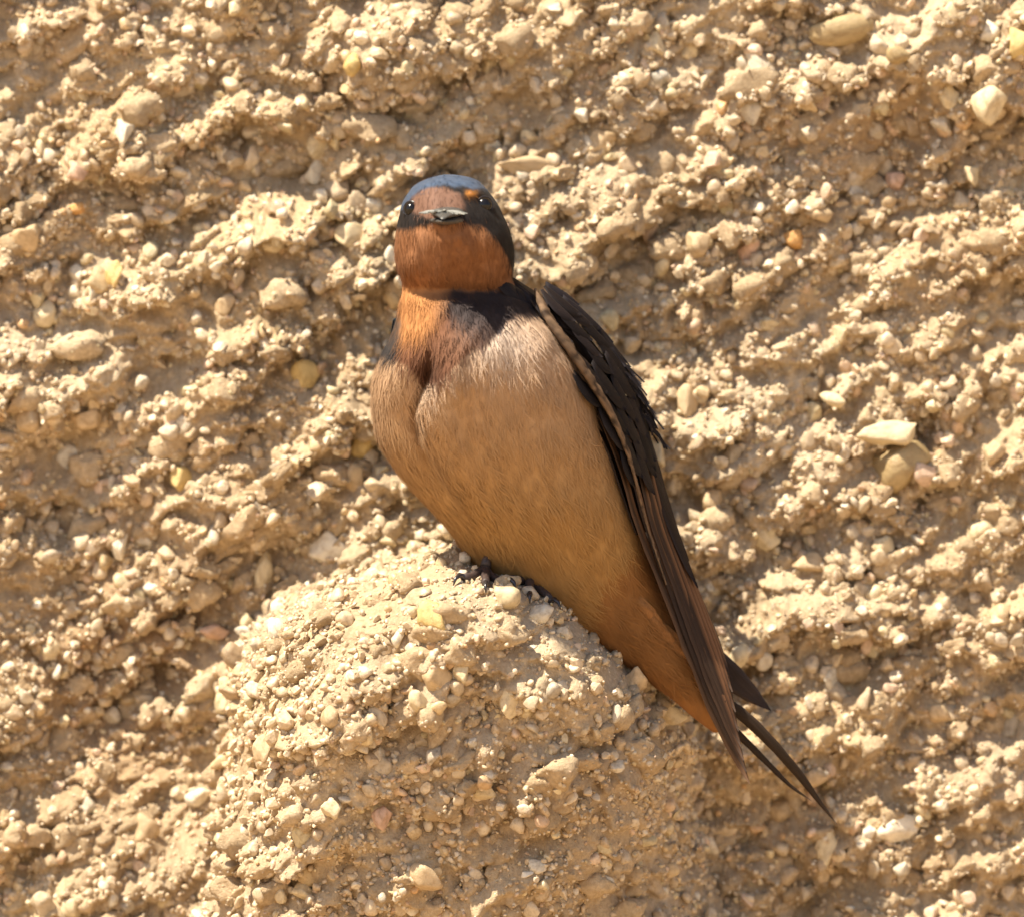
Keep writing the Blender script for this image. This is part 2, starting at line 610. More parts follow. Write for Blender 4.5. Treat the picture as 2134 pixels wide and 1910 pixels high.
def add_pebble(loc, nor, r, col, aspect=None, roll=None, sink=0.25):
    o = bpy.data.objects.new('pebble', random.choice(PROTO))
    COL.objects.link(o)
    if not o.data.materials:
        o.data.materials.append(M_PEBBLE)
    o.parent = cliff
    o.color = (*col, 1)
    if aspect is None:
        o.rotation_euler = (random.uniform(0, 6.28), random.uniform(0, 6.28), random.uniform(0, 6.28))
        o.scale = (r, r * random.uniform(0.62, 0.95), r * random.uniform(0.5, 0.9))
    else:
        o.rotation_euler = (random.uniform(-.3, .3), roll if roll is not None else random.uniform(-.4, .4), random.uniform(-.3, .3))
        o.scale = (r * aspect[0], r * 0.85, r * aspect[1])
    o.location = Vector(loc) + Vector(nor) * (r * sink)
    return o


# the stones one can point to in the photograph: px, py, width, height, colour
WHITE = (0.80, 0.72, 0.57); CREAM = (0.74, 0.61, 0.39); YELLOW = (0.70, 0.52, 0.22); AMBER = (0.46, 0.345, 0.18)
BUFF = (0.60, 0.45, 0.27); PINK = (0.68, 0.46, 0.33); GREY = (0.50, 0.46, 0.38); ORANGE = (0.66, 0.37, 0.13)
STONES = [(905, 1292, 64, 74, YELLOW), (1047, 1252, 56, 56, CREAM), (1132, 1278, 66, 42, WHITE), (833, 1335, 32, 36, WHITE),
          (838, 1372, 26, 28, CREAM), (962, 1392, 38, 44, CREAM), (1054, 1455, 50, 80, CREAM), (908, 1405, 60, 70, BUFF),
          (760, 1525, 70, 60, CREAM), (695, 1490, 40, 60, BUFF), (880, 1465, 40, 50, CREAM), (585, 1318, 40, 46, WHITE),
          (450, 1322, 60, 34, PINK), (545, 1195, 50, 90, CREAM), (690, 1130, 90, 60, WHITE), (805, 1130, 50, 36, CREAM),
          (1962, 262, 66, 60, WHITE), (2050, 212, 78, 100, CREAM), (1985, 213, 42, 54, CREAM), (1765, 65, 130, 60, AMBER),
          (1868, 120, 56, 50, AMBER), (1862, 985, 140, 120, AMBER), (1850, 905, 150, 50, CREAM), (1900, 930, 60, 60, BUFF), (1990, 25, 40, 46, CREAM), (2065, 60, 40, 46, WHITE),
          (2115, 95, 50, 70, YELLOW), (2022, 360, 42, 52, CREAM), (1376, 165, 64, 40, GREY), (1370, 85, 50, 60, CREAM),
          (1430, 110, 36, 36, CREAM), (1865, 385, 52, 42, PINK), (1795, 425, 46, 40, BUFF), (1862, 415, 44, 36, BUFF),
          (1662, 500, 58, 46, ORANGE), (1565, 525, 44, 50, PINK), (1462, 520, 66, 60, BUFF), (1360, 580, 44, 50, CREAM),
          (745, 128, 46, 46, YELLOW), (662, 355, 44, 46, WHITE), (250, 282, 56, 66, WHITE), (670, 300, 50, 60, CREAM),
          (100, 640, 60, 80, CREAM), (160, 615, 36, 32, WHITE), (165, 575, 36, 36, WHITE), (190, 640, 36, 32, WHITE),
          (190, 612, 34, 40, WHITE), (240, 580, 40, 54, YELLOW), (330, 190, 70, 40, BUFF), (155, 362, 42, 44, PINK),
          (285, 343, 30, 30, WHITE), (165, 432, 50, 24, ORANGE), (560, 505, 60, 50, CREAM), (745, 495, 70, 60, CREAM),
          (633, 790, 60, 70, YELLOW), (380, 1005, 50, 60, YELLOW), (255, 1145, 46, 66, WHITE), (110, 1345, 40, 40, CREAM),
          (755, 925, 64, 66, YELLOW), (735, 1010, 60, 60, BUFF), (815, 545, 28, 46, WHITE), (1180, 590, 66, 60, CREAM),
          (1365, 950, 54, 60, CREAM), (1425, 850, 50, 90, BUFF), (1745, 830, 60, 40, CREAM), (1545, 1365, 50, 56, CREAM),
          (1700, 1180, 100, 50, BUFF), (1590, 1130, 60, 50, CREAM), (1865, 1728, 100, 60, WHITE), (1720, 1770, 50, 80, CREAM),
          (1470, 1765, 60, 40, WHITE), (1385, 1490, 70, 40, CREAM), (1310, 1420, 50, 56, BUFF), (1640, 1690, 76, 50, BUFF),
          (1840, 1150, 44, 50, CREAM), (2080, 950, 50, 50, BUFF), (2060, 1100, 60, 60, CREAM), (1700, 440, 60, 50, BUFF),
          (1010, 140, 70, 60, CREAM), (1210, 240, 44, 34, WHITE), (1105, 290, 44, 40, CREAM), (1090, 350, 120, 40, BUFF),
          (1380, 560, 40, 50, CREAM), (1250, 300, 70, 40, BUFF), (140, 1880, 60, 50, CREAM), (640, 1860, 60, 50, CREAM),
          (880, 1830, 70, 60, BUFF), (420, 1665, 60, 44, WHITE), (300, 1740, 60, 60, BUFF), (1250, 1830, 50, 46, WHITE),
          (800, 1700, 44, 60, PINK), (690, 1690, 50, 36, CREAM), (1000, 1640, 60, 40, CREAM), (560, 1560, 46, 60, BUFF),
          (1500, 1040, 60, 56, BUFF), (1760, 700, 50, 46, CREAM), (2080, 1290, 60, 50, BUFF), (1950, 1480, 60, 50, BUFF),
          (60, 880, 60, 50, BUFF), (180, 870, 80, 50, BUFF), (60, 500, 70, 70, BUFF), (460, 640, 50, 40, BUFF)]
npeb = 0
for (px, py, w, h, c) in STONES:
    loc, nor = hit_pixel(px, py)
    if loc is None:
        continue
    j = random.uniform(0.92, 1.05)
    add_pebble(loc, nor, S0 * 0.5, tuple(v * j for v in c), (w * 1.1, h * 1.1), sink=min(w, h) * 0.55)
    npeb += 1
    o = COL.objects[-1]
    o.scale.y = S0 * 0.5 * min(w, h) * 0.9
pp, nn = sample_cliff(300 - npeb, -20, 303)
rr = rad_samples(300 - npeb, 0.0021, 0.0036, 2.2)
cc = PALETTE[RNG.choice(len(PALETTE), len(pp), p=PW)]
for k in range(len(pp)):
    add_pebble(pp[k], nn[k], rr[k], cc[k] * random.uniform(0.85, 1.08), sink=random.uniform(0.1, 0.5))


# ------------------------------------------------------------------ the swallow
bird = bpy.data.objects.new('barn_swallow', None)
COL.objects.link(bird)
bird.location = P(1060, 1190, -0.045)
bird['label'] = 'small swallow with rufous throat and buff belly perched on the outcrop'
bird['category'] = 'bird'
bpy.context.view_layer.update()
BINV = bird.matrix_world.inverted()
BOFF = np.array(bird.location)


def bird_part(name, me, mat, parent=None, label=None):
    """mesh given in world coordinates"""
    co = np.empty(len(me.vertices) * 3, np.float32)
    me.vertices.foreach_get('co', co)
    co = co.reshape(-1, 3) - BOFF
    me.vertices.foreach_set('co', co.astype(np.float32).ravel())
    me.update()
    o = link(name, me, mat, bird if parent is None else parent)
    if label:
        o['label'] = label
    return o


# rings: photo row, left edge, right edge, depth of the middle (m), half depth (m)
RINGS = np.array([
    (364, 925, 945, -0.0550, 0.0010), (367, 911, 966, -0.0550, 0.0042), (374, 888, 990, -0.0550, 0.0072), (386, 865, 1006, -0.0552, 0.0095),
    (402, 851, 1020, -0.0556, 0.0112), (422, 839, 1035, -0.0562, 0.0124), (446, 833, 1047, -0.0567, 0.0132),
    (472, 827, 1059, -0.0570, 0.0136), (502, 823, 1068, -0.0572, 0.0137), (532, 822, 1072, -0.0566, 0.0128),
    (560, 827, 1070, -0.0556, 0.0117), (584, 836, 1068, -0.0546, 0.0109), (606, 838, 1082, -0.0538, 0.0114),
    (632, 832, 1112, -0.0531, 0.0136), (664, 826, 1142, -0.0526, 0.0166), (702, 813, 1172, -0.0520, 0.0200),
    (742, 793, 1197, -0.0510, 0.0218), (782, 779, 1218, -0.0495, 0.0227), (822, 774, 1237, -0.0479, 0.0230),
    (862, 776, 1253, -0.0462, 0.0227), (902, 783, 1267, -0.0445, 0.0226), (950, 806, 1283, -0.0425, 0.0222),
    (1000, 840, 1297, -0.0406, 0.0214), (1050, 886, 1316, -0.0390, 0.0203), (1100, 930, 1334, -0.0376, 0.0186),
    (1150, 966, 1352, -0.0364, 0.0164), (1200, 1008, 1372, -0.0356, 0.0140), (1250, 1078, 1394, -0.0353, 0.0116),
    (1300, 1165, 1416, -0.0355, 0.0098), (1350, 1250, 1438, -0.0360, 0.0080), (1400, 1325, 1460, -0.0366, 0.0064),
    (1450, 1393, 1488, -0.0371, 0.0047), (1500, 1452, 1515, -0.0367, 0.0030), (1525, 1486, 1524, -0.0365, 0.0015)], float)


def cubic(xk, yk, x):
    """monotone-ish Catmull-Rom through the knots"""
    m = np.gradient(yk, xk)
    i = np.clip(np.searchsorted(xk, x, side='right') - 1, 0, len(xk) - 2)
    h = xk[i + 1] - xk[i]; t = (x - xk[i]) / h
    t2, t3 = t * t, t * t * t
    return ((2 * t3 - 3 * t2 + 1) * yk[i] + (t3 - 2 * t2 + t) * h * m[i]
            + (-2 * t3 + 3 * t2) * yk[i + 1] + (t3 - t2) * h * m[i + 1])


def seg_d(px, py, pts):
    """signed height of a polyline y(x): positive when below it"""
    xs = [p[0] for p in pts]; ys = [p[1] for p in pts]
    return py - np.interp(px, xs, ys)


def plume_colour(px, py, ny):
    """plumage colour by place on the body (front pattern), ny = how far the skin faces backwards"""
    n = px.shape
    w1 = 9 * fbm2(px / 28, py / 40, 301, 3); w2 = 9 * fbm2(px / 28, py / 40, 302, 3)
    x = px + w1; y = py + w2
    col = np.empty(n + (3,)); gloss = np.zeros(n)

    def put(mask, c):
        nonlocal col
        col = col * (1 - mask[..., None]) + mask[..., None] * np.array(c)
    tone = sstep(680, 1150, y)[..., None]
    col[:] = np.array((0.45, 0.295, 0.18)) * (1 - tone) + np.array((0.40, 0.225, 0.08)) * tone
    # pale upper breast beside the wing
    put(0.75 * np.exp(-(((x - 1050) / 75) ** 2 + ((y - 715) / 55) ** 2)), (0.60, 0.50, 0.41))
    put(0.5 * np.exp(-(((x - 900) / 40) ** 2 + ((y - 815) / 50) ** 2)), (0.72, 0.58, 0.45))
    # rufous under the tail
    u = (x - 1310) * 0.80 + (y - 1150) * 0.62
    put(sstep(-14, 14, u) * sstep(1090, 1130, y), (0.285, 0.13, 0.042))
    # breast band: brown mix, dark towards the shoulder
    low = seg_d(x, y, [(700, 745), (815, 745), (900, 806), (930, 790), (975, 742), (1030, 700), (1075, 655), (1200, 640)])
    band = sstep(9, -9, low)
    put(band, (0.15, 0.068, 0.038))
    dark = band * sstep(-26, 26, (x - 940) * 0.75 + (675 - y) * 0.55)
    put(dark, (0.030, 0.020, 0.018))
    put(band * np.exp(-(((x - 900) / 34) ** 2 + ((y - 772) / 38) ** 2)) * 0.9, (0.07, 0.033, 0.02))
    put(band * np.exp(-(((x - 965) / 52) ** 2 + ((y - 715) / 34) ** 2)) * 0.8, (0.21, 0.11, 0.066))
    put(band * sstep(30, -20, x - (930 - (y - 600) * 0.45)) * sstep(735, 690, y), (0.38, 0.175, 0.066))
    put(0.8 * band * sstep(12, -4, x - 829) * sstep(600, 640, y), (0.015, 0.035, 0.045))
    # head
    head = sstep(612, 588, y + 10 * fbm2(px / 9, py / 30, 303, 2))
    put(head, (0.235, 0.098, 0.036))
    put(0.6 * head * np.exp(-(((x - 885) / 26) ** 2 + ((y - 520) / 34) ** 2)), (0.34, 0.17, 0.085))
    # dark mask from the bill back over both cheeks
    mr = seg_d(x, y, [(800, 480), (860, 482), (900, 468), (960, 462), (1000, 474), (1040, 502), (1062, 550), (1085, 615)])
    put(head * sstep(7, -7, mr), (0.011, 0.007, 0.005))
    # forehead
    fx = (x - 912) / 58; fy = (y - 424) / 33
    put(head * sstep(1.12, 0.88, np.hypot(fx, fy) ** 1.0) * sstep(470, 452, y), (0.17, 0.09, 0.058))
    put(head * 0.9 * np.exp(-(((x - 986) / 11) ** 2 + ((y - 403) / 7) ** 2)), (0.62, 0.25, 0.05))  # sunlit glint on the brow feathers, painted into the colour
    # steel-blue crown
    cl = seg_d(x, y, [(800, 450), (840, 432), (866, 402), (900, 390), (960, 384), (1000, 392), (1030, 398), (1080, 420)])
    crown = head * sstep(5, -5, cl)
    put(crown, (0.065, 0.095, 0.15))
    gloss = np.maximum(gloss, crown)
    # back of head, mantle: glossy blue-black
    back = sstep(0.25, 0.5, ny)
    put(back, (0.02, 0.03, 0.06))
    gloss = np.maximum(gloss, back)
    gloss = np.maximum(gloss, 0.25 * dark)
    return col, gloss


def make_body():
    NT, NA = 300, 176
    t = np.linspace(0, 1, NT)
    py = 364 + (1525 - 364) * np.where(t < 0.08, t * t / 0.16, t - 0.04) / 0.96
    L = cubic(RINGS[:, 0], RINGS[:, 1], py); R = cubic(RINGS[:, 0], RINGS[:, 2], py)
    yc = cubic(RINGS[:, 0], RINGS[:, 3], py); hd = cubic(RINGS[:, 0], RINGS[:, 4], py)
    a = np.linspace(0, 2 * np.pi, NA, endpoint=False)
    PY = np.repeat(py[:, None], NA, 1)
    ca, sa = np.cos(a)[None], np.sin(a)[None]
    e = 0.92
    sx = np.sign(ca) * np.abs(ca) ** e; sy = np.sign(sa) * np.abs(sa) ** e
    PX = ((L + R) / 2)[:, None] + ((R - L) / 2)[:, None] * sx
    Y = yc[:, None] + hd[:, None] * sy                       # sa<0 faces the camera
    front = np.clip(-sa, 0, 1) ** 0.7 * np.ones_like(PX)
    # relief, metres towards the camera
    rel = np.zeros_like(PX)
    rel += 0.0016 * blob(PX, PY, 915, 420, 50, 28) + 0.0022 * blob(PX, PY, 925, 455, 46, 22)      # forehead, bill base
    rel += -0.0012 * blob(PX, PY, 862, 430, 18, 18) - 0.0012 * blob(PX, PY, 1006, 424, 22, 18)    # eye sockets
    rel += 0.0014 * blob(PX, PY, 985, 402, 26, 9)
    rel += 0.0016 * blob(PX, PY, 940, 505, 110, 40)                                                # throat puff
    rel += 0.0009 * fbm2(PX / 34, PY / 30, 317, 2) * sstep(470, 500, PY) * sstep(600, 570, PY)
    rel += 0.0012 * blob(PX, PY, 862, 552, 26, 22)
    rel += -0.0026 * np.exp(-((PY - (606 + 0.03 * (PX - 940))) / 17) ** 2)                         # fold below the throat
    crease = np.interp(PY, [690, 770, 800, 850, 900, 980, 1080], [905, 900, 890, 868, 872, 905, 960])
    depth = np.interp(PY, [690, 760, 800, 860, 920, 1000, 1100], [0, 0.0022, 0.0048, 0.0046, 0.0026, 0.0014, 0])
    dx = PX - crease
    rel += 1.5 * depth * (sstep(-9, 12, dx) - 0.55) * np.exp(-(dx / 60) ** 2)
    rel += -1.1 * depth * np.exp(-(dx / 10) ** 2) + 0.9 * depth * np.exp(-((dx - 42) / 34) ** 2) + 0.35 * depth * np.exp(-((dx + 50) / 40) ** 2)
    for (x0, y0, x1, y1, wd, dp) in ((955, 1000, 1050, 1130, 8, 0.0009), (1040, 930, 1065, 1060, 7, 0.0004), (985, 1010, 1070, 1150, 8, -0.0006)):
        tt = np.clip((PY - y0) / (y1 - y0), 0, 1); xx = x0 + (x1 - x0) * tt
        fall = sstep(y0 - 30, y0 + 40, PY) * sstep(y1 + 60, y1 - 30, PY)
        rel += -dp * fall * np.exp(-((PX - xx) / wd) ** 2)
    rel += 0.0009 * fbm2(PX / 60, PY / 120, 311, 3) + 0.0005 * fbm2((PX - 0.35 * PY) / 22, PY / 110, 315, 2) * sstep(760, 860, PY) + 0.00025 * fbm2(PX / 14, PY / 34, 312, 3)
    # tufts of breast-band feathers
    rel += 0.0007 * fbm2((PX + PY * 0.7) / 16, PY / 60, 313, 2) * sstep(600, 630, PY) * sstep(820, 740, PY)
    Y = Y - rel * front
    k = S0 * (Y + CAM_D) / CAM_D
    V = np.stack([(PX - 1067) * k, Y, (955 - PY) * k], -1)
    i, j = np.meshgrid(np.arange(NT - 1), np.arange(NA), indexing='ij')
    j2 = (j + 1) % NA
    F = np.stack([i * NA + j, i * NA + j2, (i + 1) * NA + j2, (i + 1) * NA + j], -1).reshape(-1, 4)
    # close both ends with fans folded into quads
    v = V.reshape(-1, 3)
    ends = np.stack([V[0].mean(0), V[-1].mean(0)])
    n0 = len(v); v = np.concatenate([v, ends])
    caps = []
    for q in range(0, NA, 2):
        caps.append((n0, (q + 2) % NA, q + 1, q))
        b = (NT - 1) * NA
        caps.append((n0 + 1, b + q, b + q + 1, b + (q + 2) % NA))
    F = np.concatenate([F, np.array(caps)])
    # normals (outward)
    eu = np.gradient(V, axis=0); ev = np.roll(V, -1, 1) - np.roll(V, 1, 1)
    N = np.cross(ev, eu); N /= np.maximum(np.linalg.norm(N, axis=-1, keepdims=True), 1e-12)
    cen = V.mean(1, keepdims=True)
    sgn = np.sign(((V - cen) * N).sum(-1).mean())
    N *= sgn
    ny = N[..., 1]
    c, g = plume_colour(PX, PY, ny)
    cols = np.concatenate([c.reshape(-1, 3), c[0, :1], c[-1, :1]])
    gl = np.concatenate([g.ravel(), [g[0, 0], g[-1, 0]]])
    me = np_mesh('body', v, F, True, cols)
    ga = me.attributes.new('Gloss', 'FLOAT', 'POINT'); ga.data.foreach_set('value', gl.astype(np.float32))
    o = bird_part('body', me, M_PLUME, label='buff belly, dark breast band, rufous throat, steel blue crown')
    return o, V, N, PX, PY, eu


body, BV, BN, BPX, BPY, BT = make_body()


def make_plumage(n=42000):
    """soft barbs lying over the skin, with the skin's own colour and shading normal"""
    NT, NA = BPX.shape
    d1 = np.linalg.norm(np.gradient(BV, axis=0), axis=-1); d2 = np.linalg.norm(np.roll(BV, -1, 1) - BV, axis=-1)
    w = d1 * d2; w[:6] = 0; w[-25:] = 0
    w = w * np.where(BN[..., 1] < 0.35, 1.0, 0.35)
    w = w.ravel() / w.sum()
    idx = RNG.choice(len(w), n, p=w)
    p = BV.reshape(-1, 3)[idx]; nn = BN.reshape(-1, 3)[idx]
    tt = BT.reshape(-1, 3)[idx].copy(); tt /= np.maximum(np.linalg.norm(tt, axis=1, keepdims=True), 1e-12)
    tt -= nn * (tt * nn).sum(1, keepdims=True)
    px = BPX.ravel()[idx] + RNG.normal(size=n) * 3; py = BPY.ravel()[idx] + RNG.normal(size=n) * 5
    # face feathers run away from the bill
    side = np.cross(nn, tt)
    ang = RNG.normal(size=n) * 0.22
    d = tt * np.cos(ang)[:, None] + side * np.sin(ang)[:, None]
    d /= np.maximum(np.linalg.norm(d, axis=1, keepdims=True), 1e-12)
    s = np.cross(nn, d)
    ln = np.interp(py, [364, 420, 560, 640, 800, 1100, 1300, 1500], [0.0012, 0.0016, 0.0034, 0.0034, 0.0042, 0.0055, 0.0065, 0.006]) * RNG.uniform(0.6, 1.25, n)
    wd = np.interp(py, [364, 560, 800, 1300], [0.00009, 0.00011, 0.00014, 0.00014]) * RNG.uniform(0.7, 1.3, n)
    lift = RNG.uniform(0.005, 0.045, n) * ln
    p = p + RNG.normal(size=(n, 3)) * 0.00015
    L = ln[:, None]; W = wd[:, None]; U = lift[:, None]
    a0 = p - s * W * 0.5 - nn * 0.0002; a1 = p + s * W * 0.5 - nn * 0.0002
    b0 = p + d * L * 0.5 - s * W * 0.5 + nn * U; b1 = p + d * L * 0.5 + s * W * 0.5 + nn * U
    cur = np.cross(d, nn) * (RNG.normal(size=n) * 0.10)[:, None] * L
    c0 = p + d * L - s * W * 0.12 + nn * U * 0.9 + cur; c1 = p + d * L + s * W * 0.12 + nn * U * 0.9 + cur
    V = np.stack([a0, a1, b1, b0, c1, c0], 1).reshape(-1, 3)
    base = (np.arange(n) * 6)[:, None]
    F = np.concatenate([base + np.array([[3, 2, 1, 0]]), base + np.array([[5, 4, 2, 3]])])
    c, g = plume_colour(px, py, nn[:, 1])
    c = c * RNG.uniform(0.96, 1.04, n)[:, None]
    me = np_mesh('plumage', V, F, True, np.repeat(c, 6, 0))
    ga = me.attributes.new('Gloss', 'FLOAT', 'POINT'); ga.data.foreach_set('value', np.repeat(g, 6).astype(np.float32))
    jit = nn + RNG.normal(size=(n, 3)) * 0.025
    jit /= np.linalg.norm(jit, axis=1, keepdims=True)
    me.normals_split_custom_set_from_vertices(np.repeat(jit, 6, 0).tolist())
    o = bird_part('plumage', me, M_PLUME, body)
    o['kind'] = 'stuff'
    return o


make_plumage()


# ---------------------------------------------------------------- feathers
def spline(pts, n):
    pts = np.asarray(pts, float)
    k = np.concatenate([[0], np.cumsum(np.linalg.norm(np.diff(pts, axis=0), axis=1))]); k /= k[-1]
    s = np.linspace(0, 1, n)
    if len(pts) == 2:
        return pts[0] + (pts[1] - pts[0]) * s[:, None]
    return np.stack([cubic(k, pts[:, c], s) for c in range(3)], 1)


def feather_mesh(pts, width, nor, col, edge, n=14, tip=0.5, root=0.5, camber=0.16, thick=0.00022, skew=0.0, shaft=None):
    """a vane with a raised shaft, cambered, closed top and bottom"""
    c = spline(pts, n)
    t = np.gradient(c, axis=0); t /= np.linalg.norm(t, axis=1, keepdims=True)
    nor = np.asarray(nor, float)
    if nor.ndim == 1:
        nor = np.repeat(nor[None], n, 0)
    else:
        nor = np.stack([np.interp(np.linspace(0, 1, n), np.linspace(0, 1, len(nor)), nor[:, k]) for k in range(3)], 1)
    nor = nor - t * (nor * t).sum(1, keepdims=True); nor /= np.linalg.norm(nor, axis=1, keepdims=True)
    b = np.cross(t, nor)
    s = np.linspace(0, 1, n)
    w = width * np.minimum(1, (0.35 + s / root * 0.65)) * np.clip(1 - ((s - (1 - tip)) / tip).clip(0, 1) ** 2.2, 0.0, 1) ** 0.75
    w = np.maximum(w, width * 0.03)
    us = np.array([-1, -0.55, -0.06, 0.06, 0.55, 1.0])
    top = []; bot = []; cc = []
    col = np.array(col); edge = np.array(edge); shaft = col * 1.25 if shaft is None else np.array(shaft)
    rag = RNG.normal(size=(n, 6)) * 0.05
    for k, u in enumerate(us):
        uu = u + (skew * (1 - u * u)) + (rag[:, k] if abs(u) == 1 else 0)
        off = b * (0.5 * w * uu)[:, None] - nor * (camber * 0.5 * w * u * u)[:, None]
        ridge = 0.00012 if abs(u) < 0.1 else 0.0
        top.append(c + off + nor * (thick * 0.5 * (1 - abs(u)) + ridge)[..., None] if np.ndim(thick) else c + off + nor * (thick * 0.5 * (1 - abs(u)) + ridge))
        bot.append(c + off - nor * (thick * 0.5 * (1 - abs(u)) + 0.00004))
        m = abs(u) ** 4
        q = col * (1 - m) + edge * m
        if abs(u) < 0.1:
            q = shaft
        te = np.clip((s - 0.86) / 0.14, 0, 1)[:, None]
        cc.append(q * (1 - te) + edge * te)
    nu = len(us)
    V = np.concatenate([np.stack(top, 1).reshape(-1, 3), np.stack(bot, 1).reshape(-1, 3)])
    C = np.concatenate([np.stack(cc, 1).reshape(-1, 3)] * 2)
    F = []
    o2 = n * nu
    for i in range(n - 1):
        for k in range(nu - 1):
            a = i * nu + k
            F.append((a, a + 1, a + nu + 1, a + nu))
            F.append((o2 + a, o2 + a + nu, o2 + a + nu + 1, o2 + a + 1))
        for a, fl in ((i * nu, 0), (i * nu + nu - 1, 1)):
            q = (a, a + nu, o2 + a + nu, o2 + a)
            F.append(q if not fl else q[::-1])
    for i in (0, n - 1):
        for k in range(nu - 1):
            a = i * nu + k
            F.append((a, o2 + a, o2 + a + 1, a + 1))
    F = np.array(F)
    me = np_mesh('feather', V, F, True, C)
    uv = me.uv_layers.new(name='UVMap')
    loops = np.empty(len(me.loops), np.int32); me.loops.foreach_get('vertex_index', loops)
    sv = np.repeat(s, nu); uvv = np.tile((us + 1) / 2, n)
    UV = np.stack([np.concatenate([sv, sv]) + 0.5 * np.concatenate([np.abs(uvv - .5)] * 2) + RNG.random() * 9, np.concatenate([uvv, uvv])], 1)
    uv.data.foreach_set('uv', UV[loops].astype(np.float32).ravel())
    return me


WI = np.array([(1072, 612, -0.0560), (1105, 690, -0.0610), (1158, 772, -0.0610), (1210, 850, -0.0580), (1258, 935, -0.0545), (1290, 1020, -0.0510),
               (1322, 1110, -0.0480), (1366, 1220, -0.0460), (1408, 1330, -0.0450), (1455, 1450, -0.0440), (1510, 1560, -0.0420), (1556, 1632, -0.0405)])
WO = np.array([(1062, 575, -0.0440), (1158, 640, -0.0380), (1232, 720, -0.0295), (1282, 800, -0.0265), (1308, 890, -0.0255), (1332, 990, -0.0260),
               (1366, 1095, -0.0280), (1416, 1205, -0.0305), (1466, 1310, -0.0330), (1515, 1420, -0.0355), (1552, 1545, -0.0380), (1568, 1634, -0.0400)])
WI3 = np.array([P(*p) for p in WI]); WO3 = np.array([P(*p) for p in WO])
WK = np.linspace(0, 1, len(WI))


def wing_pt(t, u, lift=0.0):
    t = np.atleast_1d(np.asarray(t, float)); u = np.atleast_1d(np.asarray(u, float))
    I = np.stack([cubic(WK, WI3[:, k], t) for k in range(3)], 1); O = np.stack([cubic(WK, WO3[:, k], t) for k in range(3)], 1)
    ax = np.stack([cubic(WK, WI3[:, k], np.minimum(t + .02, 1)) - cubic(WK, WI3[:, k], np.maximum(t - .02, 0)) for k in range(3)], 1)
    n = np.cross(ax, O - I); n /= np.linalg.norm(n, axis=1, keepdims=True)
    n *= np.where(n[:, :1] < 0, -1, 1)                              # faces right and forward
    wd = np.linalg.norm(O - I, axis=1)
    bul = 0.15 * wd * 4 * u * (1 - u)
    return I + (O - I) * u[:, None] + n * (bul + lift)[:, None], n


